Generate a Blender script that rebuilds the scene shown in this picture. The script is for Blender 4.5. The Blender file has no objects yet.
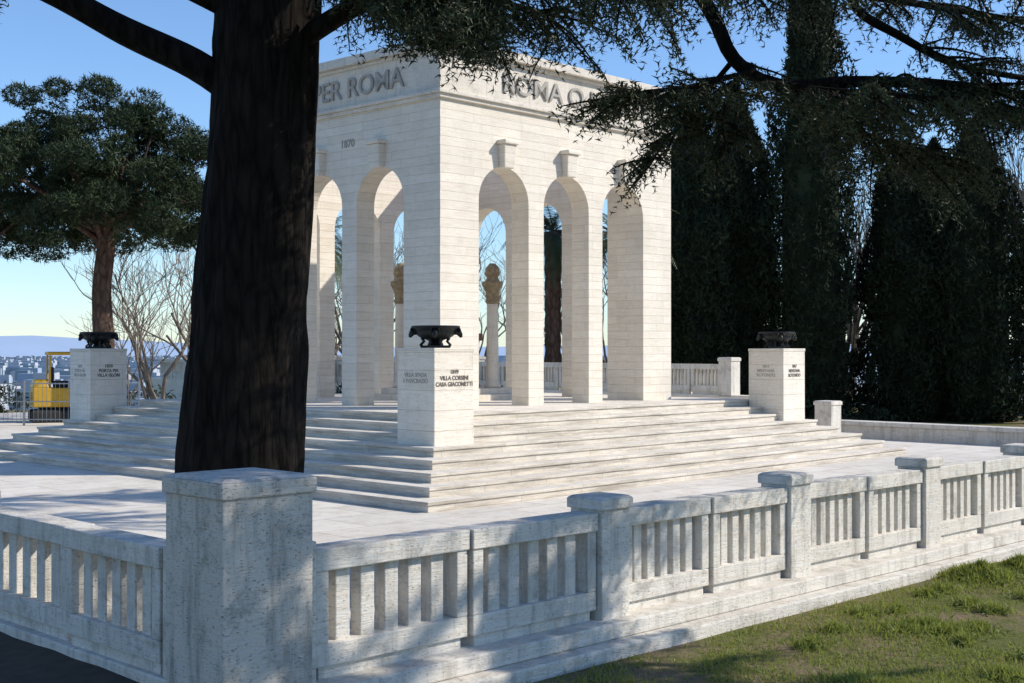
import bpy, math, random
import numpy as np
from mathutils import Vector, noise, Matrix
random.seed(7); rng=np.random.default_rng(7)
S=bpy.context.scene
S.view_settings.view_transform='Standard'; S.view_settings.look='None'; S.view_settings.exposure=0

# ------------------------------------------------------------ helpers
class MB:
    def __init__(s): s.v=[]; s.f=[]
    def add(s,vs,fs):
        o=len(s.v); s.v+= [tuple(p) for p in vs]; s.f+=[tuple(i+o for i in f) for f in fs]
    def box(s,x0,x1,y0,y1,z0,z1,tx=0,ty=0):
        s.add([(x0,y0,z0),(x1,y0,z0),(x1,y1,z0),(x0,y1,z0),(x0+tx,y0+ty,z1),(x1-tx,y0+ty,z1),(x1-tx,y1-ty,z1),(x0+tx,y1-ty,z1)],
              [(3,2,1,0),(4,5,6,7),(0,1,5,4),(1,2,6,5),(2,3,7,6),(3,0,4,7)])
    def tube(s,pts,rads,n=8,cap=True,nz=0.0,freq=3.0):
        pts=[Vector(p) for p in pts]; vs=[]; fs=[]
        ref=Vector((0.3,0.9,0.1)).normalized()
        for i,p in enumerate(pts):
            t=(pts[min(i+1,len(pts)-1)]-pts[max(i-1,0)]).normalized()
            a=t.cross(ref)
            if a.length<0.1: a=t.cross(Vector((1,0,0)))
            a.normalize(); b=t.cross(a)
            for k in range(n):
                th=2*math.pi*k/n
                r=rads[i]
                if nz:
                    q=Vector((math.cos(th)*freq,math.sin(th)*freq,p.z*0.9))
                    r*=1+nz*noise.noise(q)+nz*0.6*abs(noise.noise(Vector((math.cos(th)*freq*3,math.sin(th)*freq*3,p.z*2.2))))
                    if n>40: r*=1+.035*abs(noise.noise(Vector((math.cos(th)*14,math.sin(th)*14,p.z*3.0))))
                vs.append(p+a*math.cos(th)*r+b*math.sin(th)*r)
        for i in range(len(pts)-1):
            for k in range(n):
                fs.append((i*n+k,i*n+(k+1)%n,(i+1)*n+(k+1)%n,(i+1)*n+k))
        if cap:
            fs.append(tuple(range(n))[::-1]); fs.append(tuple((len(pts)-1)*n+k for k in range(n)))
        s.add(vs,fs)
    def lathe(s,prof,n=32,c=(0,0,0)):
        vs=[];fs=[]
        for r,z in prof:
            for k in range(n):
                th=2*math.pi*k/n; vs.append((c[0]+r*math.cos(th),c[1]+r*math.sin(th),c[2]+z))
        for i in range(len(prof)-1):
            for k in range(n): fs.append((i*n+k,i*n+(k+1)%n,(i+1)*n+(k+1)%n,(i+1)*n+k))
        fs.append(tuple(range(n))[::-1]); fs.append(tuple((len(prof)-1)*n+k for k in range(n)))
        s.add(vs,fs)
    def ring(s,a,b,c,d,z0,z1):
        o=[(a,a),(b,a),(b,b),(a,b)]; i=[(c,c),(d,c),(d,d),(c,d)]
        vs=[(x,y,z0) for x,y in o+i]+[(x,y,z1) for x,y in o+i]; fs=[]
        for k in range(4):
            j=(k+1)%4
            fs+=[(k,j,j+8,k+8),(4+j,4+k,12+k,12+j),(8+k,8+j,12+j,12+k),(j,k,4+k,4+j)]
        s.add(vs,fs)
    def obj(s,name,mat,parent=None,bevel=0,smooth=False,loc=(0,0,0),rot=0):
        me=bpy.data.meshes.new(name); me.from_pydata(s.v,[],s.f); me.update()
        if mat: me.materials.append(mat)
        if smooth: me.polygons.foreach_set('use_smooth',[True]*len(me.polygons))
        return mkobj(name,me,parent,bevel,loc,rot)
def mkobj(name,me,parent=None,bevel=0,loc=(0,0,0),rot=0):
    o=bpy.data.objects.new(name,me); S.collection.objects.link(o)
    o.location=loc; o.rotation_euler=(0,0,rot)
    if parent: o.parent=parent
    if bevel:
        m=o.modifiers.new('bevel','BEVEL'); m.width=bevel; m.segments=2; m.limit_method='ANGLE'
    return o
def empty(name,loc=(0,0,0),rot=0):
    o=bpy.data.objects.new(name,None); S.collection.objects.link(o); o.location=loc; o.rotation_euler=(0,0,rot); o.empty_display_size=.2
    return o
def tris(name,V,mat,parent=None):
    V=np.asarray(V,dtype=np.float32).reshape(-1,3); n=len(V)//3
    me=bpy.data.meshes.new(name); me.vertices.add(len(V)); me.vertices.foreach_set('co',V.ravel())
    me.loops.add(len(V)); me.loops.foreach_set('vertex_index',np.arange(len(V),dtype=np.int32))
    me.polygons.add(n); me.polygons.foreach_set('loop_start',np.arange(n,dtype=np.int32)*3); me.polygons.foreach_set('loop_total',np.full(n,3,dtype=np.int32))
    me.update(calc_edges=True); me.validate(); me.materials.append(mat)
    return mkobj(name,me,parent)
def needles(C,k,L,W,bias=(0,0,0),spread=1.0):
    C=np.repeat(np.asarray(C,dtype=np.float64).reshape(-1,3),k,axis=0); n=len(C)
    d=rng.normal(size=(n,3))*spread+np.asarray(bias); d/=np.linalg.norm(d,axis=1)[:,None]+1e-9
    p=np.cross(d,rng.normal(size=(n,3))); p/=np.linalg.norm(p,axis=1)[:,None]+1e-9
    l=L*rng.uniform(.6,1.3,(n,1)); w=W*rng.uniform(.7,1.3,(n,1))
    return np.stack([C-p*w/2,C+p*w/2,C+d*l],axis=1).reshape(-1,3)

# ------------------------------------------------------------ materials
def mat(name):
    m=bpy.data.materials.new(name); m.use_nodes=True; nt=m.node_tree
    return m,nt,nt.nodes,nt.links,nt.nodes['Principled BSDF']
def N(nt,t,**k):
    n=nt.nodes.new(t)
    for a,b in k.items():
        if a in n.inputs: n.inputs[a].default_value=b
        else: setattr(n,a,b)
    return n
def mapping(nt,src,scale):
    m=N(nt,'ShaderNodeMapping'); m.inputs['Scale'].default_value=scale; nt.links.new(src,m.inputs[0]); return m.outputs[0]
def nz(nt,vec,scale,detail=5,rough=.6):
    n=N(nt,'ShaderNodeTexNoise'); n.inputs['Scale'].default_value=scale; n.inputs['Detail'].default_value=detail; n.inputs['Roughness'].default_value=rough
    nt.links.new(vec,n.inputs['Vector']); return n.outputs['Fac']
def ramp(nt,src,a,b,lo=0.,hi=1.):
    r=N(nt,'ShaderNodeMapRange'); r.inputs[1].default_value=a; r.inputs[2].default_value=b; r.inputs[3].default_value=lo; r.inputs[4].default_value=hi
    nt.links.new(src,r.inputs[0]); return r.outputs[0]
def mix(nt,f,a,b,mode='MIX'):
    m=N(nt,'ShaderNodeMix',data_type='RGBA',blend_type=mode)
    for s,i in ((f,0),(a,6),(b,7)):
        if isinstance(s,bpy.types.NodeSocket): nt.links.new(s,m.inputs[i])
        elif i==0: m.inputs[0].default_value=s
        else: m.inputs[i].default_value=(*s,1)
    return m.outputs[2]
def mth(nt,op,a,b=0.):
    m=N(nt,'ShaderNodeMath',operation=op)
    for s,i in ((a,0),(b,1)):
        if isinstance(s,bpy.types.NodeSocket): nt.links.new(s,m.inputs[i])
        else: m.inputs[i].default_value=s
    return m.outputs[0]
def stone(name,col=(.6,.56,.5),row=0,bw=.9,grime=.4,gcol=(.12,.115,.10),tread=0,pit=.5,streak=.6,joint=.55,warm=(.62,.51,.38),riser=0,jstr=.6,jw=.004,c2=.89):
    m,nt,n,l,B=mat(name)
    tc=N(nt,'ShaderNodeTexCoord'); o=tc.outputs['Object']
    sep=N(nt,'ShaderNodeSeparateXYZ'); l.new(o,sep.inputs[0])
    h=mth(nt,'ADD',sep.outputs[0],sep.outputs[1])
    cb=N(nt,'ShaderNodeCombineXYZ'); l.new(h,cb.inputs[0]); l.new(sep.outputs[2],cb.inputs[1])
    geo=N(nt,'ShaderNodeNewGeometry'); sn=N(nt,'ShaderNodeSeparateXYZ'); l.new(geo.outputs['True Normal'],sn.inputs[0])
    up=ramp(nt,sn.outputs[2],.5,.8)
    c=mix(nt,ramp(nt,nz(nt,o,1.3,4),.35,.7),col,tuple(x*.88 for x in col))
    band=nz(nt,mapping(nt,o,(2.,2.,26.)),1.6,5,.7)
    c=mix(nt,ramp(nt,band,.42,.75,0,.6),c,warm)
    bump=mth(nt,'MULTIPLY',band,.8)
    if row:
        br=N(nt,'ShaderNodeTexBrick'); l.new(cb.outputs[0],br.inputs['Vector'])
        for a,b in (('Scale',1),('Mortar Size',jw),('Mortar Smooth',.5),('Brick Width',bw),('Row Height',row),('Bias',0)): br.inputs[a].default_value=b
        br.inputs['Color1'].default_value=(1,1,1,1); br.inputs['Color2'].default_value=(c2,c2*.99,c2*.97,1); br.inputs['Mortar'].default_value=(joint,joint*.96,joint*.88,1)
        br.offset=.37; br.offset_frequency=3; br.squash=.8; br.squash_frequency=2
        f=mth(nt,'SUBTRACT',1.,up)
        c=mix(nt,mth(nt,'MULTIPLY',f,.9),c,mix(nt,1.,c,br.outputs['Color'],'MULTIPLY'))
        bump=mth(nt,'SUBTRACT',bump,mth(nt,'MULTIPLY',br.outputs['Fac'],jstr))
    if tread:
        b2=N(nt,'ShaderNodeTexBrick'); l.new(o,b2.inputs['Vector'])
        for a,b in (('Scale',1),('Mortar Size',.008),('Brick Width',tread*1.7),('Row Height',tread)): b2.inputs[a].default_value=b
        b2.inputs['Color1'].default_value=(1,1,1,1); b2.inputs['Color2'].default_value=(.84,.84,.84,1); b2.inputs['Mortar'].default_value=(.4,.38,.34,1)
        c=mix(nt,mth(nt,'MULTIPLY',up,.9),c,mix(nt,1.,c,b2.outputs['Color'],'MULTIPLY'))
    st=nz(nt,mapping(nt,o,(5.,5.,.7)),1.5,6,.7)
    g=ramp(nt,st,.5,.72,0,streak*grime)
    bl=ramp(nt,nz(nt,o,3.2,8,.75),.52,.70,0,grime)
    g=mth(nt,'MAXIMUM',g,bl)
    if riser:
        rs=ramp(nt,nz(nt,mapping(nt,o,(.7,.7,9.)),1.3,6,.7),.42,.64,riser*.12,riser)
        g=mth(nt,'MAXIMUM',g,mth(nt,'MULTIPLY',rs,mth(nt,'SUBTRACT',1.,up)))
    c=mix(nt,g,c,gcol)
    p=ramp(nt,nz(nt,mapping(nt,o,(1.,1.,3.)),34,3,.6),.60,.72,0,pit)
    c=mix(nt,p,c,tuple(x*.42 for x in col))
    bump=mth(nt,'SUBTRACT',bump,mth(nt,'MULTIPLY',p,.8))
    bp=N(nt,'ShaderNodeBump'); bp.inputs['Strength'].default_value=.7; bp.inputs['Distance'].default_value=.016
    l.new(bump,bp.inputs['Height']); l.new(bp.outputs[0],B.inputs['Normal']); l.new(c,B.inputs['Base Color'])
    B.inputs['Roughness'].default_value=.85; B.inputs['Specular IOR Level'].default_value=.25
    return m
def leaf(name,c1,c2,rough=.6,trans=.0):
    m,nt,n,l,B=mat(name)
    g=N(nt,'ShaderNodeNewGeometry'); tc=N(nt,'ShaderNodeTexCoord')
    big=nz(nt,tc.outputs['Object'],.9,2)
    f=mth(nt,'ADD',mth(nt,'MULTIPLY',g.outputs['Random Per Island'],.6),ramp(nt,big,.35,.7,0,.4))
    l.new(mix(nt,f,c1,c2),B.inputs['Base Color']); B.inputs['Roughness'].default_value=rough; B.inputs['Specular IOR Level'].default_value=.25
    if trans:
        t=N(nt,'ShaderNodeBsdfTranslucent'); t.inputs[0].default_value=(c2[0]*1.3,c2[1]*1.4,c2[2]*.8,1)
        ms=N(nt,'ShaderNodeMixShader'); ms.inputs[0].default_value=trans
        l.new(B.outputs[0],ms.inputs[1]); l.new(t.outputs[0],ms.inputs[2]); l.new(ms.outputs[0],n['Material Output'].inputs[0])
    return m
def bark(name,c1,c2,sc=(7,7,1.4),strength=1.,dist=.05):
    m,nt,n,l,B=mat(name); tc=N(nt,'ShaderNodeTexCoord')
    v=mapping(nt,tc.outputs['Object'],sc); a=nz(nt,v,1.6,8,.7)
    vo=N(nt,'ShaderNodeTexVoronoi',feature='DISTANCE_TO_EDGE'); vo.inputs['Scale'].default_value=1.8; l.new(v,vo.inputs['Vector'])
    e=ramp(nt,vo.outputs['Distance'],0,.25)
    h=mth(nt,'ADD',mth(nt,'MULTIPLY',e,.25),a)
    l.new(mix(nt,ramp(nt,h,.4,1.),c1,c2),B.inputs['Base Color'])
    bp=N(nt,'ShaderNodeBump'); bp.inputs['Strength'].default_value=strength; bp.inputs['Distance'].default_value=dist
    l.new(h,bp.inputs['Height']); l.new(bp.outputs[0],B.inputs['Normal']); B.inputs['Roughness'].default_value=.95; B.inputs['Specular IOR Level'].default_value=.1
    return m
def plain(name,c,rough=.6,metal=0,var=.25,sc=6):
    m,nt,n,l,B=mat(name); tc=N(nt,'ShaderNodeTexCoord')
    l.new(mix(nt,ramp(nt,nz(nt,tc.outputs['Object'],sc,5),.35,.7),c,tuple(x*(1-var) for x in c)),B.inputs['Base Color'])
    B.inputs['Roughness'].default_value=rough; B.inputs['Metallic'].default_value=metal
    return m

M_wall=stone('travertine_courses',(.86,.79,.68),row=.155,bw=1.25,grime=.15,tread=0,pit=.45,streak=.6,joint=.74,gcol=(.27,.23,.17),c2=.91,jstr=.45,warm=(.68,.56,.42))
M_trim=stone('travertine_trim',(.78,.72,.63),grime=.40,pit=.35,row=5,bw=1.1,gcol=(.18,.16,.13))
M_ped=stone('travertine_pedestal',(.85,.785,.68),row=.30,bw=1.7,grime=.2,pit=.45,joint=.68,gcol=(.22,.19,.15),c2=.93)
M_step=stone('travertine_steps',(.84,.775,.67),row=5,bw=1.6,grime=.30,tread=1.1,pit=.4,gcol=(.20,.17,.13),streak=1.,riser=.62)
M_bal=stone('weathered_travertine',(.72,.68,.605),grime=.68,pit=.7,gcol=(.19,.175,.145),streak=.9)
M_post=stone('lichen_travertine',(.58,.545,.485),grime=.78,pit=.85,gcol=(.14,.13,.11),streak=1.)
M_pave=stone('terrace_stone',(.80,.745,.655),grime=.35,tread=.9,pit=.2,gcol=(.36,.33,.28))
M_letter=plain('letter_stone',(.42,.39,.34),.9)
M_letd=plain('engraved_letters',(.16,.14,.12),.9)
M_bronze=plain('dark_bronze',(.02,.022,.021),.5,.5,.4,12)
M_gran=plain('red_granite',(.28,.14,.10),.4,0,.4,30)
M_cap=plain('carved_tan_stone',(.36,.27,.16),.8,0,.5,14)

# ------------------------------------------------------------ memorial portico
LN=6.5; CP=.923; OW=1.28; PW=.407; TH=.42; FL=1.09; ZS=FL+3.62; ZT=6.38
RB=math.radians(46.45)
por=empty('memorial_portico',(-1.216,22,0),RB)
mb=MB()
for (a,b) in ((0,0),(LN-CP,0),(0,LN-CP),(LN-CP,LN-CP)):
    mb.box(a,a+CP,b,b+CP,FL-.03,ZT)
mb.obj('corner_piers',M_wall,por)
def archwall(side):
    cells={}; vs=[];fs=[]
    def V(x,z):
        k=(round(x,4),round(z,4))
        if k not in cells: cells[k]=len(vs); vs.append(k)
        return cells[k]
    x=CP; R=OW/2; NA=24
    for i in range(3):
        cx=x+R
        arc=[(cx-R*math.cos(math.pi*j/NA),ZS+R*math.sin(math.pi*j/NA)) for j in range(NA+1)]
        for j in range(NA):
            fs.append((V(*arc[j]),V(*arc[j+1]),V(arc[j+1][0],ZT),V(arc[j][0],ZT)))
        x+=OW
        if i<2:
            fs.append((V(x,FL-.03),V(x+PW,FL-.03),V(x+PW,ZS),V(x,ZS)))
            fs.append((V(x,ZS),V(x+PW,ZS),V(x+PW,ZT),V(x,ZT)))
            x+=PW
    n=len(vs); from collections import Counter
    P=lambda s,d,z:{0:(s,d,z),1:(d,s,z),2:(s,LN-d,z),3:(LN-d,s,z)}[side]
    allv=[P(s,0,z) for s,z in vs]+[P(s,TH,z) for s,z in vs]
    F=[f for f in fs]+[tuple(i+n for i in f[::-1]) for f in fs]
    ec=Counter(); od={}
    for f in fs:
        for a,b in zip(f,f[1:]+f[:1]): ec[frozenset((a,b))]+=1; od[frozenset((a,b))]=(a,b)
    for e,c in ec.items():
        if c==1: a,b=od[e]; F.append((b,a,a+n,b+n))
    m=MB(); m.add(allv,F); o=m.obj('arcade_wall_%d'%side,M_wall,por)
    import bmesh
    bm=bmesh.new(); bm.from_mesh(o.data); bmesh.ops.recalc_face_normals(bm,faces=bm.faces); bm.to_mesh(o.data); bm.free()
for s in range(4): archwall(s)
mb=MB()
mb.ring(-.06,LN+.06,TH,LN-TH,ZT,ZT+.07); mb.ring(-.11,LN+.11,TH,LN-TH,ZT+.07,ZT+.13)
mb.obj('lower_moulding',M_trim,por,.01)
mb=MB(); mb.ring(-.01,LN+.01,TH,LN-TH,ZT+.13,ZT+.80); mb.obj('frieze',M_trim,por)
mb=MB(); mb.ring(-.06,LN+.06,TH,LN-TH,ZT+.80,ZT+.86); mb.ring(-.15,LN+.15,TH-.05,LN-TH+.05,ZT+.86,ZT+1.02)
mb.obj('cornice',M_trim,por,.012)
mb=MB()
for i in range(3):
    c=CP+OW/2+i*(OW+PW); z0=ZS+OW/2-.03
    for side in range(4):
        def kb(a,d,za,zb,t=0):
            x0,x1,y0,y1={0:(c-a,c+a,-d,.05),1:(-d,.05,c-a,c+a),2:(c-a,c+a,LN-.05,LN+d),3:(LN-.05,LN+d,c-a,c+a)}[side]
            mb.box(x0+t,x1-t,y0+t,y1-t,za,zb,-t,-t)
        kb(.165,.17,z0,z0+.42,.035); kb(.185,.21,z0+.42,z0+.50)
mb.obj('keystone_brackets',M_wall,por,.02)
def text(body,size,loc,rot,m,par,name,ext=.015,sx=1.,align='CENTER'):
    c=bpy.data.curves.new(name,'FONT'); c.body=body; c.size=size; c.extrude=ext; c.align_x=align; c.align_y='CENTER'; c.offset=.002
    c.space_line=1.05
    o=bpy.data.objects.new(name,c); S.collection.objects.link(o); o.parent=par; o.location=loc; o.rotation_euler=rot; o.scale=(sx,1,1); c.materials.append(m)
R0=(math.pi/2,0,0); R1=(math.pi/2,0,-math.pi/2)
text('ROMA O MORTE',.50,(3.62,-.02,ZT+.46),R0,M_letter,por,'frieze_lettering_front',.024,1.13)
text('CADUTI PER ROMA',.50,(-.02,3.25,ZT+.46),R1,M_letter,por,'frieze_lettering_side',.024,1.08)
text('1849',.20,(-.004,3.95,5.85),R1,M_letter,por,'date_1849',.008)
text('1870',.20,(-.004,2.45,5.85),R1,M_letter,por,'date_1870',.008)

# steps
stp=MB(); NS=8; rz=FL/NS
for k in range(NS):
    off=3.7-.36*k; offu=2.95-.25*k; z0=k*rz-.02 if k else -.3
    stp.box(-off+.022,LN+offu-.022,-off+.022,LN+off-.022,z0,(k+1)*rz-.045)
    stp.box(-off,LN+offu,-off,LN+off,(k+1)*rz-.0448,(k+1)*rz)
stp.obj('stone_steps',M_step,None,.008,loc=(-1.216,22,0),rot=RB)

# altar with columns
al=empty('stone_altar',(-1.216,22,0),RB); c=LN/2
mb=MB(); mb.box(c-1.1,c+1.1,c-1.1,c+1.1,FL-.01,FL+.12); mb.box(c-.95,c+.95,c-.95,c+.95,FL+.12,FL+.24); mb.obj('base_slabs',M_trim,al,.01)
mb=MB(); mb.box(c-.5,c+.5,c-.35,c+.35,FL+.24,FL+1.2,.03,.03); mb.box(c-.6,c+.6,c-.45,c+.45,FL+1.2,FL+1.35); mb.obj('granite_block',M_gran,al,.015)
mb=MB(); cp=MB()
for a in (-.66,.66):
    for b in (-.66,.66):
        mb.lathe([(.17,.24),(.17,.3),(.13,.36),(.13,.4),(.115,1.9),(.12,1.95)],20,(c+a,c+b,FL))
        cp.lathe([(.12,1.95),(.16,2.0),(.13,2.05),(.15,2.2),(.22,2.34),(.22,2.4),(.15,2.42),(.12,2.5),(.16,2.56),(.15,2.68),(.06,2.78)],12,(c+a,c+b,FL))
mb.obj('columns',M_trim,al,0,True); cp.obj('carved_capitals',M_cap,al)

# pedestals + braziers
PX=-1.6
def brazier(loc,i):
    e=empty('bronze_brazier' if i==0 else 'bronze_brazier.%03d'%i,loc,RB+math.pi/4)
    b=MB(); b.box(-.24,.24,-.2,.2,0,.04); b.lathe([(.13,.03),(.09,.08),(.12,.12),(.22,.15),(.29,.20),(.305,.26),(.35,.295),(.37,.31),(.37,.335),(.33,.34),(.3,.29),(.22,.24),(.02,.22)],28)
    b.obj('bowl',M_bronze,e,.004)
    b=MB()
    for k in range(8):
        th=math.pi/4*k+math.pi/8; cx,cy=math.cos(th),math.sin(th)
        b.tube([(cx*.2,cy*.2,.0),(cx*.24,cy*.24,.05),(cx*.19,cy*.19,.1),(cx*.22,cy*.22,.15)],[.03,.022,.02,.025],6)
    b.obj('claw_feet',M_bronze,e,0,True)
    b=MB()
    for k in range(4):
        th=math.pi/2*k; cx,cy=math.cos(th),math.sin(th); tx,ty=-cy,cx
        b.tube([(cx*.27,cy*.27,.25),(cx*.33,cy*.33,.25),(cx*.36,cy*.36,.225),(cx*.38,cy*.38,.19),(cx*.39,cy*.39,.16)],[.05,.055,.048,.036,.02],8)
        for sg in (-1,1):
            pts=[]
            for j in range(9):
                a=j/8*1.6*math.pi; rr=.05*(1-j/14)
                pts.append((cx*(.33+rr*math.sin(a))+tx*sg*(.05+j*.005),cy*(.33+rr*math.sin(a))+ty*sg*(.05+j*.005),.26+rr*math.cos(a)))
            b.tube(pts,[.02-.0018*j for j in range(9)],6)
    b.obj('ram_heads',M_bronze,e,0,True)
def pedestal(u,v,i):
    e=empty('stone_pedestal' if i==0 else 'stone_pedestal.%03d'%i,(-1.216,22,0),RB)
    b=MB(); h=.41; b.box(u-h,u+h,v-h,v+h,.30,2.07); b.obj('shaft',M_ped,e,.012)
    b=MB(); b.box(u-h-.008,u+h+.008,v-h-.008,v+h+.008,2.07,2.13); b.obj('cap',M_ped,e,.01)
    t=[('1849\nVILLA CORSINI\nCASA GIACOMETTI','VILLA SPADA\nS PANCRAZIO'),('1867\nMENTANA\nROTONDO',)*2,('1870\nPORTA PIA\nVILLA GLORI',)*2][i]
    text(t[0],.088,(u,v-h-.002,1.68),R0,M_letd,e,'inscription_a',.004)
    text(t[1],.085,(u-h-.002,v,1.68),R1,M_letter,e,'inscription_b',.002)
    cu,su=math.cos(RB),math.sin(RB)
    brazier((-1.216+u*cu-v*su,22+u*su+v*cu,2.13),i)
pedestal(PX,PX,0); pedestal(7.95,PX,1); pedestal(PX,8.5,2)

# ------------------------------------------------------------ balustrades
def panel(b,x0,x1,off=0,n=5,z=0,H=.84):
    t=.10; y0,y1=off-t,off+t
    b.box(x0,x1,y0-.015,y1+.015,z+H-.14,z+H,.0,.0)
    b.box(x0+.012,x1-.012,y0,y1,z+.09,z+.235)
    b.box(x0+.012,x0+.112,y0,y1,z+.235,z+H-.14); b.box(x1-.112,x1-.012,y0,y1,z+.235,z+H-.14)
    w=x1-x0-.224; bw=w/(n+ (n+1)*.75)
    for k in range(n):
        a=x0+.112+bw*.75+k*bw*1.75
        b.box(a,a+bw,off-.055,off+.055,z+.225,z+H-.13)
    b.box(x0+.05,x1-.05,off-.07,off+.07,z-.05,z+.1)
def post(b,x,z=0,h=.165,H=.96):
    b.box(x-h,x+h,-h,h,z-.05,z+H-.1); b.box(x-h-.022,x+h+.022,-h-.022,h+.022,z+H-.1,z+H-.02); b.box(x-h-.022,x+h+.022,-h-.022,h+.022,z+H-.0195,z+H,.03,.03)
ORI=(-1.66,7.93,0)
e=empty('stone_balustrade',ORI,math.radians(45))
b=MB(); P=[3.40+2.556*i for i in range(8)]; P[0]=3.33
for x in P: post(b,x)
b.obj('posts',M_bal,e,.008)
b=MB(); sp=[(.49,1.82),(1.83,3.16)]
for i in range(7):
    a,c2=P[i]+.168,P[i+1]-.168; m=(a+c2)/2; sp+=[(a,m-.005),(m+.005,c2)]
for i,(a,c2) in enumerate(sp): panel(b,a,c2,(.0,-.022)[i%2],5)
b.box(.335,.485,-.13,.13,-.05,.9)
b.obj('panels',M_bal,e,.008)
b=MB(); b.box(-.40,21.6,-.30,.28,-.11,.012); b.obj('plinth_upper',M_bal,e,.012)
b=MB(); b.box(-.45,21.8,-.45,-.05,-.4,-.112); b.obj('plinth_lower',M_bal,e,.015)
b=MB(); b.box(-.318,.318,-.318,.318,-.1,1.235); b.box(-.336,.336,-.336,.336,1.235,1.33); b.box(-.336,.336,-.336,.336,1.3305,1.35,.05,.05); b.obj('corner_post',M_post,e,.01)
e=empty('stone_balustrade.001',ORI,math.radians(135))
b=MB(); ps=[]
sp=[(.70,2.03),(2.04,3.80)]
for i in range(5):
    ps.append(3.99+2.75*i)
    sp+=[(ps[-1]+.17,ps[-1]+1.37),(ps[-1]+1.38,ps[-1]+2.58)]
for i,(a,c2) in enumerate(sp): panel(b,a,c2,(.03,.0)[i%2],6 if i==1 else 5)
b.box(.335,.695,-.09,.12,-.05,.84)
b.obj('panels',M_bal,e,.008)
b=MB()
for x in ps: post(b,x)
b.obj('posts',M_bal,e,.008)
b=MB(); b.box(.36,20,-.28,.15,-.3,.011); b.obj('plinth',M_bal,e,.012)
M_soil=plain('dark_soil',(.06,.045,.032),.95,0,.5,9)
b=MB(); n_=60
vs=[]; 
for i in range(n_+1):
    for j in range(13):
        x=-.2+20*i/n_; y=.10+j*.25; vs.append((x,y,-.05-.02*j+.025*noise.noise(Vector((x*1.6,y*1.6,0)))))
b.add(vs,[(i*13+j,i*13+j+1,(i+1)*13+j+1,(i+1)*13+j) for i in range(n_) for j in range(12)])
b.obj('soil_bed',M_soil,None,0,True,ORI,math.radians(135))
e=empty('stone_balustrade.002',(6.3,33.3,0),math.radians(135))
b=MB(); b.box(-.3,30,-.2,.2,-.3,.93); b.obj('retaining_wall',M_ped,e,.01)
b=MB()
for i in range(12): post(b,.9+2.4*i,.93,.2,.98)
b.obj('posts',M_bal,e,.01)
b=MB()
for i in range(12):
    a=.9+2.4*i+.205; panel(b,a,a+.985,0,6,.93,.8); panel(b,a+.995,a+1.985,0,6,.93,.8)
b.obj('panels',M_bal,e)
e=empty('stone_wall',(6.3,33.3,0),math.radians(-45))
b=MB(); b.box(2.2,22,-.18,.18,-.3,.30); b.box(2.2,22,-.24,.24,.302,.40)
b.box(8.6,9.1,-.28,.28,-.3,.8)
b.obj('coping_wall',M_bal,e,.012)
e=empty('stone_pillar',(7.35,30.3,0),math.radians(45)); b=MB(); post(b,0,0,.22,.92); b.obj('shaft',M_bal,e,.01)

# ------------------------------------------------------------ ground
def gh(x,y):
    r=math.hypot(x,y-12); t=min(max((r-42)/110,0),1); t=t*t*(3-2*t)
    return -.22-34*t+(.02*noise.noise(Vector((x*.8,y*.8,0))) if r<40 else 0)
m,nt,n,l,B=mat('ground_grass_soil_haze'); M_ground=m
geo=N(nt,'ShaderNodeNewGeometry'); pos=geo.outputs['Position']
a=nz(nt,pos,1.1,8,.7); fine=nz(nt,pos,22,6,.7)
c=mix(nt,ramp(nt,a,.44,.58),(.14,.155,.045),(.25,.185,.12))
c=mix(nt,ramp(nt,fine,.4,.7,0,.55),c,(.07,.06,.03))
ln=N(nt,'ShaderNodeVectorMath',operation='LENGTH'); l.new(pos,ln.inputs[0])
c=mix(nt,ramp(nt,ln.outputs['Value'],150,1800),c,mix(nt,ramp(nt,nz(nt,pos,.006,5),.4,.6),(.26,.33,.38),(.36,.41,.46)))  # aerial haze painted into the colour: ground turns blue-grey with distance
l.new(c,B.inputs['Base Color']); B.inputs['Roughness'].default_value=.95; B.inputs['Specular IOR Level'].default_value=.1
bp=N(nt,'ShaderNodeBump'); bp.inputs['Strength'].default_value=.8; bp.inputs['Distance'].default_value=.03; l.new(fine,bp.inputs['Height']); l.new(bp.outputs[0],B.inputs['Normal'])
rad=[0]+[1.2*i for i in range(1,36)]+[46,52,60,70,80,95,110,130,155,200,300,500,900,1600,3000,5500,9000]
vs=[];fs=[];K=96
for r in rad:
    for k in range(K):
        th=2*math.pi*k/K; x=r*math.cos(th); y=12+r*math.sin(th); vs.append((x,y,gh(x,y)))
for i in range(len(rad)-1):
    for k in range(K): fs.append((i*K+k,i*K+(k+1)%K,(i+1)*K+(k+1)%K,(i+1)*K+k))
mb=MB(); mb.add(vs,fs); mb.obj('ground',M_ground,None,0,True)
mb=MB(); mb.box(0,25.2,0,36,-1.5,0); mb.obj('terrace_pavement',M_pave,None,0,False,ORI,math.radians(45))
M_hill=plain('haze_tinted_hill',(.36,.47,.62),.95,0,.10,.002)  # bluish base colour stands in for aerial haze over the hills
mb=MB(); vs=[];fs=[]; n_=160
for i in range(n_+1):
    x=-8000+16000*i/n_; h=14+70*max(0,noise.noise(Vector((x*.0007,3.1,0)))+.15)+12*noise.noise(Vector((x*.004,1,0)))
    vs+=[(x,5200,-40),(x,5700,h),(x,6900,-40)]
for i in range(n_):
    fs+=[(i*3,i*3+3,i*3+4,i*3+1),(i*3+1,i*3+4,i*3+5,i*3+2)]
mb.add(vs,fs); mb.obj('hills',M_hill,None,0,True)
m,nt,n,l,B=mat('haze_tinted_plaster'); M_city=m
geo=N(nt,'ShaderNodeNewGeometry'); r_=geo.outputs['Random Per Island']
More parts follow.
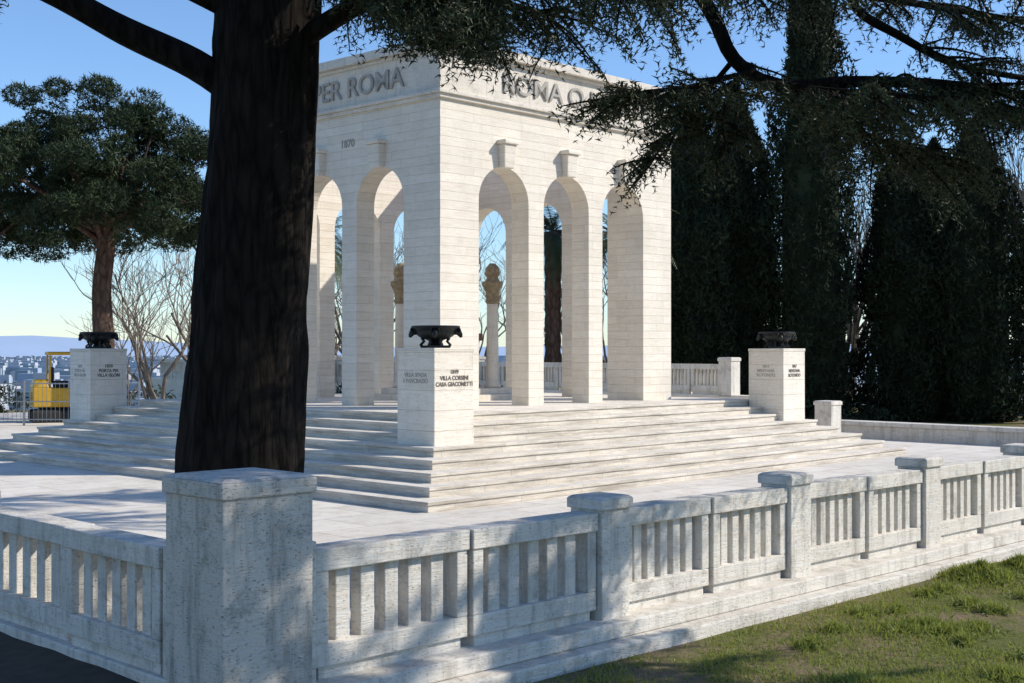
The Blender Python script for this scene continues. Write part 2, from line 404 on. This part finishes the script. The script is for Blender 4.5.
c=mix(nt,ramp(nt,r_,.2,.5),(.30,.37,.45),(.46,.46,.48)); c=mix(nt,ramp(nt,r_,.7,.85),c,(.24,.30,.34)); l.new(c,B.inputs['Base Color']); B.inputs['Roughness'].default_value=.95  # building tones shifted to blue-grey, distance haze put into the colour
mb=MB()
for i in range(4200):
    y=500+random.random()**.7*3900; x=random.uniform(-.6,.15)*y; w=random.uniform(3,13); h=random.uniform(5,18)
    mb.box(x-w,x+w,y-w*.6,y+w*.6,-36,-34+h)
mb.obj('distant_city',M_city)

# grass blades
M_grass=leaf('grass_blades',(.10,.14,.03),(.30,.31,.09),.6,.3)
pts=[]
for i in range(330000):
    x=random.uniform(-1.0,13); y=random.uniform(6.5,20)
    p=((x+1.66)+(y-7.93))*.7071; q=(-(x+1.66)+(y-7.93))*.7071
    if q>-.48: continue
    dd=noise.noise(Vector((x*.5,y*.5,5.)))+.7*noise.noise(Vector((x*2.1,y*2.1,7.)))
    edge=max(0,1-(-q-.48)/.55)*.45
    if dd+edge+random.uniform(-.22,.22)>.10:
        if random.random()<.88: continue
    pts.append((x,y,gh(x,y)-.005))
V=needles(pts,1,.05,.011,(0,0,1.5),1.)
tuft=[]
for j in range(70):
    r=random.uniform(.08,.32)
    q=-random.uniform(.8,4.2); p=random.uniform(3.5,13); cx=-1.66+(p-q)*.7071; cy=7.93+(p+q)*.7071; nn=int(3000*r*r+120)
    for i in range(nn):
        a=random.uniform(0,6.28); rr=r*abs(random.gauss(0,.55))*(1+.5*noise.noise(Vector((math.cos(a)*2+j,math.sin(a)*2,0)))); tuft.append((cx+rr*math.cos(a),cy+rr*math.sin(a),-.22+random.uniform(0,.04)))
for cx,cy,r,nn in ((4.75,13.2,.5,2600),(5.3,13.6,.35,1400)):
    for i in range(nn):
        a=random.uniform(0,6.28); rr=r*abs(random.gauss(0,.5)); tuft.append((cx+rr*math.cos(a),cy+rr*math.sin(a),-.22+random.uniform(0,.16)*max(0,1-rr/r)))
V2=needles(tuft,2,.07,.015,(0,0,1.0),.9)
tris('grass',np.concatenate([V,V2]),M_grass)

# ------------------------------------------------------------ trees
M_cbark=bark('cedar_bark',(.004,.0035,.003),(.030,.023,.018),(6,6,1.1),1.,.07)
M_pbark=bark('pine_bark',(.05,.03,.022),(.18,.12,.09),(4,4,1.5))
M_gbark=bark('grey_bark',(.14,.115,.09),(.32,.27,.22),(6,6,2),.5,.02)
M_cedar=leaf('cedar_needles',(.012,.020,.009),(.075,.095,.040),.6)
M_pine=leaf('pine_needles',(.010,.020,.008),(.05,.072,.024),.6)
M_cyp=leaf('cypress_foliage',(.005,.010,.005),(.030,.045,.020),.9)
M_bush=leaf('shrub_leaves',(.012,.022,.010),(.05,.065,.028),.7)
M_palm=leaf('palm_fronds',(.02,.035,.012),(.08,.11,.04),.5)

def spline(pts,step=.12):
    pts=[Vector(p) for p in pts]; out=[]
    for i in range(len(pts)-1):
        p0=pts[max(i-1,0)];p1=pts[i];p2=pts[i+1];p3=pts[min(i+2,len(pts)-1)]
        k=max(2,int((p2-p1).length/step))
        for j in range(k):
            t=j/k; out.append(.5*((2*p1)+(p2-p0)*t+(2*p0-5*p1+4*p2-p3)*t*t+(3*p1-p0-3*p2+p3)*t**3))
    out.append(pts[-1]); return out

def secondary(mb,store,p,d,L,droop,coarse):
    q=[]; cur=Vector(p); dr=Vector(d); n=max(4,int(L/.09))
    for j in range(n+1):
        q.append(cur.copy()); dr=(dr+Vector((random.gauss(0,.08),random.gauss(0,.08),-droop*.09+random.gauss(0,.05)))).normalized(); cur=cur+dr*(L/n)
    mb.tube(q,[.014*(1-j/(n+1))+.003 for j in range(n+1)],4,False)
    for j in range(1,n+1):
        for sgn in (-1,1):
            if random.random()<.12: continue
            side=dr.cross(Vector((0,0,1)));side.normalize()
            td=(side*sgn*random.uniform(.5,1.1)+dr*.7+Vector((0,0,random.uniform(-.55,.12)))).normalized()
            tl=random.uniform(.10,.32)*(1.1-.5*j/n); m_=max(2,int(tl/(.06 if coarse else .04)))
            for k in range(1,m_+1):
                pt=q[j]+td*(tl*k/m_)+Vector((0,0,-.12*(k/m_)**2*tl*3))
                store[coarse].append(tuple(pt))
        store[coarse].append(tuple(q[j]))
def cedar(name,tz,limbs,seg=72,allcoarse=False):
    ced=empty(name,(0,0,0)); mb=MB(); store=[[],[]]
    sp=spline([t[:3] for t in tz],.07 if seg>40 else .3); rr=[np.interp(p.z,[t[2] for t in tz],[t[3] for t in tz]) for p in sp]
    mb.tube(sp,rr,seg,True,.10,3.2)
    for path,r0,r1,fs_,den,sl,dr in limbs:
        coarse=1 if (path[0][2]>=7 or allcoarse) else 0
        s_=spline(path,.12); nn=len(s_)
        mb.tube(s_,[r0+(r1-r0)*i/(nn-1) for i in range(nn)],10,True,.06)
        tot=sum((s_[i+1]-s_[i]).length for i in range(nn-1))
        for i in range(int(den*tot*(1-fs_))):
            f=fs_+(1-fs_)*random.random()**.9; k=min(nn-2,int(f*(nn-1))); p=s_[k]; t=(s_[k+1]-s_[k]).normalized()
            a=random.choice((-1,1))*random.uniform(.3,1.5)
            hd=Vector((t.x,t.y,0)).normalized(); d=Vector((hd.x*math.cos(a)-hd.y*math.sin(a),hd.x*math.sin(a)+hd.y*math.cos(a),random.uniform(-.6,.12)))
            secondary(mb,store,p,d.normalized(),sl*random.uniform(.5,1.25),dr*random.uniform(.6,1.8),coarse)
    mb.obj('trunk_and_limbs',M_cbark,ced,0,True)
    print(name,len(store[0]),len(store[1]))
    V=[needles(store[1],3,.10,.04,(0,0,-.15))]
    if store[0]: V.append(needles(store[0],5,.055,.014,(0,0,-.15)))
    tris('foliage',np.concatenate(V),M_cedar,ced)
# path, r0, r1, foliage start, secondaries per m, length, droop
cedar('cedar_tree',
 [(-2.42,11.5,-.1,.68),(-2.41,11.5,.35,.58),(-2.40,11.5,1.1,.525),(-2.33,11.5,2.3,.485),(-2.22,11.5,3.6,.465),(-2.16,11.5,5.2,.445),(-2.1,11.5,7,.36),(-2.05,11.5,9,.24),(-2,11.5,11,.08)],
 [
 ([(-2.4,11.5,4.35),(-2.8,11.45,4.62),(-3.4,11.4,4.9),(-4.2,11.3,5.3),(-5.2,11.2,5.55),(-6.6,11,5.8)],.15,.05,.5,15,.8,.5),
 ([(-2.3,11.5,5.0),(-3.4,11.0,5.4),(-4.3,10.6,5.25),(-5.2,10.2,5.05)],.08,.03,.55,20,.75,.6),
 ([(-1.95,11.4,4.75),(-1.55,11.3,4.98),(-1.1,11.1,5.15),(-.5,10.8,5.25),(.4,10.4,5.2),(1.1,10.2,5.1)],.10,.03,.35,26,.8,.65),
 ([(-2.0,11.3,5.2),(-1.4,10.9,5.35),(-.8,10.5,5.2),(-.35,10.3,4.85)],.06,.015,.3,50,.65,.8),
 ([(-1.6,11.0,5.35),(-1.1,10.4,5.25),(-.8,10.2,5.0),(-.62,10.1,4.7)],.04,.012,.2,75,.5,.8),
 ([(-1.4,11.2,5.2),(-1.0,11.0,5.1),(-.65,10.9,4.9),(-.45,10.8,4.7)],.03,.012,.2,60,.5,.7),
 ([(-2.0,11.6,5.3),(-1.2,11.8,5.4),(-.3,12.0,5.35),(.4,12.1,5.2)],.07,.02,.2,26,.8,.6),
 ([(-2.1,11.6,6.1),(-.4,12,6.5),(1.3,12.3,6.0),(1.85,12.3,5.35),(2.1,12.3,4.85),(2.55,12.4,4.62),(3.3,12.5,4.68),(4.3,12.6,4.66),(5.6,12.7,4.5),(7,12.8,4.4)],.10,.03,.50,22,.9,.55),
 ([(2.3,12.3,4.75),(1.8,12.1,4.58),(1.3,11.9,4.47),(.95,11.7,4.38)],.028,.01,.1,32,.5,.4),
 ([(2.1,12.3,4.85),(1.8,12.6,4.5),(1.5,12.8,4.15),(1.35,12.9,3.9)],.028,.01,.2,32,.45,.6),
 ([(2.2,12.3,4.8),(2.1,12.7,4.55),(2.1,13.0,4.3),(2.2,13.2,4.1)],.028,.01,.2,30,.5,.5),
 ([(2.6,12.4,4.62),(3.2,12.8,4.35),(3.9,13.1,4.15),(4.7,13.3,4.0)],.04,.012,.1,25,.7,.4),
 ([(4.0,12.6,4.68),(4.6,12.3,4.4),(5.3,12.1,4.2),(6.1,12,4.05)],.04,.012,.1,25,.7,.4),
 ([(2.4,12.4,4.7),(2.7,11.9,4.5),(3.2,11.4,4.35),(3.7,11.1,4.25)],.035,.012,.1,18,.65,.4),
 ([(-2.1,11.4,5.9),(-.5,11,5.9),(1.2,10.9,5.6),(2.8,11,5.45),(4.4,11.2,5.35),(6,11.4,5.25)],.11,.03,.30,16,.75,.45),
 ([(.3,12.1,6.45),(1.0,12.4,5.95),(1.9,12.8,5.75),(3.2,13.2,5.75),(4.8,13.5,5.6),(6.4,13.8,5.4)],.07,.02,.2,12,.75,.45),
 ([(3.2,12.5,5.9),(3.3,12.5,5.4),(3.75,12.6,5.15),(4.3,12.7,4.9),(4.9,12.8,4.8),(5.8,12.9,4.7)],.05,.02,.4,16,.7,.5),
 ([(-2.1,11.4,7.2),(.2,11.8,7.8),(2.5,12.2,7.6),(4.8,12.5,7.1),(6.5,12.6,6.6)],.12,.03,.12,14,1.3,.35),  # this and the remaining limbs: above the frame, added for their cast shade
 ([(-2.1,11.4,7.8),(.0,10.2,8.4),(2.0,9.2,8.2),(4.0,8.6,7.8),(6.0,8.5,7.2)],.11,.03,.15,12,1.3,.35),
 ([(-2.1,11.4,7.0),(-3.8,10.2,7.4),(-5.5,9.2,7.2)],.11,.03,.2,10,1.2,.35),
 ([(-2.1,11.6,8.4),(-.5,13.6,9.0),(2,16.2,9.3),(4.5,18.0,9.0),(7,19.2,8.6)],.11,.03,.2,14,1.3,.35),
 ([(-2.1,11.6,8.0),(0,13.6,8.6),(3,15.0,8.8),(6,16.2,8.4)],.10,.03,.2,12,1.3,.35),
 ([(-2.1,11.4,7.5),(-.6,13.2,8.0),(.8,15.0,8.2),(2.0,16.6,8.0)],.10,.03,.2,14,1.2,.35),
 ])
cedar('shade_cedar',  # unseen second cedar right of frame, added to dapple the balustrade with shade
 [(11,8.5,-.3,.55),(10.9,8.5,3,.42),(10.9,8.5,7,.3),(10.9,8.5,11,.06)],
 [
 ([(10.8,8.5,5.0),(9.0,9.0,5.4),(7.6,9.6,5.3),(6.6,10.2,5.0)],.12,.03,.2,13,1.1,.4),
 ([(10.8,8.4,5.8),(9.0,7.6,6.4),(7.0,7.4,6.5),(5.4,7.6,6.2)],.12,.03,.2,13,1.1,.4),
 ([(10.8,8.6,6.6),(9.2,9.8,7.2),(8.0,11.0,7.2),(7.2,12.4,6.9)],.11,.03,.2,10,1.1,.4),
 ([(10.8,8.4,7.4),(9.0,8.4,8.0),(7.2,8.6,8.0)],.11,.03,.2,10,1.2,.4),
 ([(10.9,8.6,8.4),(11.2,10.4,8.8),(11.4,12,8.6)],.10,.03,.2,8,1.2,.4),
 ([(11,8.4,6.4),(12.6,7.4,6.8),(14,6.6,6.6)],.10,.03,.2,8,1.2,.4),
 ],16,True)

# stone pine
def blob_pts(c,r,n,flat=.6):
    d=rng.normal(size=(n,3)); d/=np.linalg.norm(d,axis=1)[:,None]; d*=rng.uniform(.55,1,(n,1))**.6*r; d[:,2]*=flat
    return d+np.asarray(c)
pin=empty('stone_pine_tree',(0,0,0)); mb=MB()
s_=spline([(-11.85,38,-1.5),(-11.9,38,2),(-11.98,38,3.8),(-11.85,38,5.3),(-12.0,38,6.3)],.3); mb.tube(s_,np.linspace(.33,.25,len(s_)),16,True,.08)
C=[]
for i in range(230):
    a=random.uniform(0,6.283); rr=math.sqrt(random.random())
    x=-12.7+4.5*rr*math.cos(a)+random.gauss(0,.2); y=38+3.8*rr*math.sin(a)
    zt=9.9-2.4*rr*rr; zb=6.9-1.6*rr*rr; z=random.uniform(zb,zt) if random.random()<.8 else zb-random.uniform(0,.7)
    c3=(x,y,z); C.append(blob_pts(c3,random.uniform(.35,.8),230,.6))
    if i%3==0:
        s2=spline([(-11.98,38,random.uniform(5.2,6.3)),((-12+x)/2,(38+y)/2,6.2+.2*rr),(x,y,z-.2)],.5); mb.tube(s2,np.linspace(.1,.03,len(s2)),6)
mb.obj('trunk_and_limbs',M_pbark,pin,0,True)
tris('crown',needles(np.concatenate(C),4,.16,.032,(0,0,.4)),M_pine,pin)

# cypresses
def cypress(x,y,zb,zt,R,i,n=26000,wid=.5):
    e=empty('cypress_tree' if i==0 else 'cypress_tree.%03d'%i,(x,y,0))
    def prof(t): return R*(max(0,min(1,(t+.02)/.12))**.5)*(1-max(0,(t-wid))/(1-wid+.001)*1.0)**.75 if t<1 else 0
    mb=MB(); mb.tube([(0,0,zb-.5),(0,0,zb+1.2),(0,0,zb+3)],[.28,.22,.2],10)
    mb.obj('trunk',M_pbark,e)
    cr=MB(); cr.lathe([(max(.03,prof(t)*.62),zb+.6+(zt-zb-1.2)*t) for t in np.linspace(0,.95,22)],14); cr.obj('inner_crown',M_cyp,e)
    P=[]
    for k in range(n):
        t=random.random(); th=random.uniform(0,6.283); r=prof(t)
        s=noise.noise(Vector((math.cos(th)*1.6+i*9,math.sin(th)*1.6,t*(zt-zb)*.45)))+.6*noise.noise(Vector((math.cos(th)*4+i*9,math.sin(th)*4,t*(zt-zb)*1.4)))
        r*=(.88+.5*s)*(.78+.28*random.random()**.6)
        P.append((r*math.cos(th),r*math.sin(th),zb+.4+(zt-zb-.6)*t+random.uniform(-.2,.3)))
    tris('foliage',needles(P,2,.22,.065,(0,0,1.0),.8),M_cyp,e)
for i,a in enumerate([(5.9,43,-1,10.2,1.45,.65),(7.55,44,-1,11.0,1.5,.62),(9.75,42.5,-1,16.5,1.5,.5),(13.0,43,-1,8.9,1.45,.68),(15.1,42.5,-1,9.5,1.7,.65),(6.8,46,-1,9.6,1.5,.6),(14.6,45,-1,9.3,1.4,.6),(20.6,47,-1,9,1.4,.6)]):
    cypress(a[0],a[1],a[2],a[3],a[4],i,20000,a[5])

# bare trees
def bare(x,y,z,h,i,seed,spread=.5,stems=1):
    random.seed(seed); mb=MB()
    def grow(p,d,L,r,dep):
        n=4; pts=[p]; cur=p; dd=d
        for j in range(n):
            dd=(dd+Vector((random.gauss(0,.10),random.gauss(0,.10),random.gauss(.04,.06)))).normalized(); cur=cur+dd*L/n; pts.append(cur)
        mb.tube(pts,[r*(1-.4*j/n) for j in range(n+1)],5 if dep<2 else 3,False)
        if dep>=5: return
        for k in range(random.choice((2,3,3)) if dep else 4):
            a=Vector((random.gauss(0,1),random.gauss(0,1),random.gauss(.2,.5))).normalized()
            q=pts[random.choice((2,3,4,4))]
            grow(q,(dd+a*spread*1.3).normalized(),L*random.uniform(.6,.85),max(.008,r*.55),dep+1)
    for s in range(stems):
        grow(Vector((x+random.gauss(0,.3)*(stems>1),y,z)),Vector((random.gauss(0,.15),0,1)).normalized(),h*.33,h*.014,0)
    mb.obj('bare_tree' if i==0 else 'bare_tree.%03d'%i,M_gbark)
for i,a in enumerate([(-10.7,41,-1.2,7.6,.55,2),(-9.4,44,-1.5,9,.5,2),(-13.5,46,-1.5,6,.6,1),(-4.6,46,-1,9,.5,2),(-1.0,48,-1,9,.5,2),(1.8,47,-1,9,.5,1),(4.2,49,-1,9,.5,2),(12.4,50,-1,11,.3,3),(14.0,54,-1,12,.35,3),(16.9,41,-1,13,.3,3),(18.0,44,-1,13,.3,2),(-6.5,48,-1,9,.5,2),(16.7,46,-1,9,.35,3)]):
    bare(a[0],a[1],a[2],a[3],i,50+i,a[4],a[5])
random.seed(99)
# palms
def palm(x,y,zc,i):
    e=empty('palm_tree' if i==0 else 'palm_tree.%03d'%i,(x,y,0)); mb=MB()
    mb.tube([(0,0,-1.5+.3*k) for k in range(int((zc+1.5)/.3)+1)],[.26+.03*(k%2) for k in range(int((zc+1.5)/.3)+1)],12); 
    tv=[]
    for k in range(46):
        th=random.uniform(0,6.283); el=random.uniform(-.5,1.3); L=random.uniform(1.8,2.5); p=Vector((0,0,zc)); d=Vector((math.cos(th)*math.cos(el),math.sin(th)*math.cos(el),math.sin(el))); pts=[p]
        for j in range(16):
            d=(d+Vector((0,0,-.13))).normalized(); p=p+d*L/16; pts.append(p)
            side=d.cross(Vector((0,0,1))); 
            if side.length<.05: continue
            side.normalize()
            for sg in (-1,1):
                ll=.42*math.sin(math.pi*(j+1.5)/18)
                for o in (0,.5):
                    b0=p+d*(L/16*o); tp=b0+(side*sg+d*.6+Vector((0,0,-.35))).normalized()*ll
                    tv+=[b0-d*.02,b0+d*.02,tp]
        mb.tube(pts,[.02*(1-j/18) for j in range(len(pts))],4,False)
    mb.obj('trunk',M_pbark,e); tris('fronds',np.array([tuple(v) for v in tv]),M_palm,e)
palm(3.25,40,5.5,0); palm(1.35,43,6.0,1); palm(-5.9,40,5.3,2)
# shrubs behind terrace
P=[]
for i in range(190):
    s=random.uniform(-24,24); y=41+random.uniform(0,5); r=random.uniform(.4,1.0)
    if -17<s<-7 and random.random()<.85: continue
    P.append(blob_pts((s,y,-.5+random.uniform(0,.9)),r,200,.8))
tris('shrubs',needles(np.concatenate(P),3,.17,.06),M_bush)
P=[]
for i in range(90):
    y=random.uniform(110,190); P.append(blob_pts((random.uniform(-.6,.5)*y,y,gh(0,y)+3),random.uniform(3,6),160,.8))
tris('distant_trees',needles(np.concatenate(P),3,1.2,.6),M_bush)

# mini excavator + fence at the left
M_yel=plain('yellow_paint',(.62,.36,.02),.45,0,.2); M_blk=plain('black_rubber',(.02,.02,.02),.8); M_met=plain('galvanised_steel',(.35,.36,.37),.5,.6)
ex=empty('mini_excavator',(-13.35,38.2,0),math.radians(25))
b=MB()
for s in (-.5,.5): b.box(-.75,.75,s-.14,s+.14,.0,.36)
b.obj('tracks',M_blk,ex,.08)
b=MB(); b.box(-.7,.45,-.5,.5,.44,1.0); b.box(-.72,-.25,-.48,.48,1.0,1.25,.08,.06); b.box(-.3,.5,-.46,.46,1.95,2.05)
for x in (-.26,.42):
    for y in (-.42,.36): b.box(x,x+.06,y,y+.06,1.0,1.95)
b.obj('body_and_canopy',M_yel,ex,.03)
b=MB(); b.box(-.1,.3,-.2,.2,1.0,1.2); b.box(-.18,-.1,-.2,.2,1.1,1.6); b.box(-.7,-.66,-.3,.3,.5,.9); b.box(-.5,.4,-.3,.3,.3,.44); b.obj('seat',M_blk,ex,.02)
b=MB(); b.tube([(.45,0,.7),(.9,0,1.6),(1.3,0,2.0)],[.1,.09,.07],6); b.tube([(1.3,0,2.0),(1.75,0,1.0)],[.07,.06],6); b.box(1.6,1.95,-.2,.2,.5,.95,.1,0); b.obj('boom_and_bucket',M_yel,ex)
e=empty('metal_fence',(-20,36.2,0)); b=MB()
for k in range(7): b.box(k*1.6,k*1.6+.05,0,.05,-.2,1.25)
for z in (.15,.65,1.15): b.box(0,9.65,.055,.08,z,z+.03)
for k in range(78): b.box(k*.12+.07,k*.12+.08,.082,.092,.1,1.2)
b.obj('rails_and_bars',M_met,e)

# ------------------------------------------------------------ light
az=math.atan2(1,.03); el=math.radians(36)
w=bpy.data.worlds.new('World'); S.world=w; w.use_nodes=True; nt=w.node_tree
sk=nt.nodes.new('ShaderNodeTexSky'); sk.sky_type='NISHITA'; sk.sun_disc=False; sk.sun_elevation=el; sk.sun_rotation=az; sk.air_density=1.0; sk.dust_density=.1; sk.ozone_density=3.0
bl=nt.nodes.new('ShaderNodeMix'); bl.data_type='RGBA'; bl.blend_type='MULTIPLY'; bl.inputs[0].default_value=1; bl.inputs[7].default_value=(.90,1.04,1.22,1)
nt.links.new(sk.outputs[0],bl.inputs[6]); nt.links.new(bl.outputs[2],nt.nodes['Background'].inputs[0]); nt.nodes['Background'].inputs[1].default_value=.15
L=bpy.data.lights.new('sun','SUN'); L.energy=5; L.angle=math.radians(.5); L.color=(1,.94,.85)
o=bpy.data.objects.new('sun',L); S.collection.objects.link(o)
d=Vector((math.sin(az)*math.cos(el),math.cos(az)*math.cos(el),math.sin(el))); o.rotation_euler=d.to_track_quat('Z','Y').to_euler(); o.location=(30,5,30)
cam=bpy.data.cameras.new('camera'); cam.lens=45.77; cam.sensor_width=36; cam.clip_end=20000
co=bpy.data.objects.new('camera',cam); S.collection.objects.link(co); co.location=(0,0,2.1); co.rotation_euler=(math.radians(90.374),0,0); S.camera=co
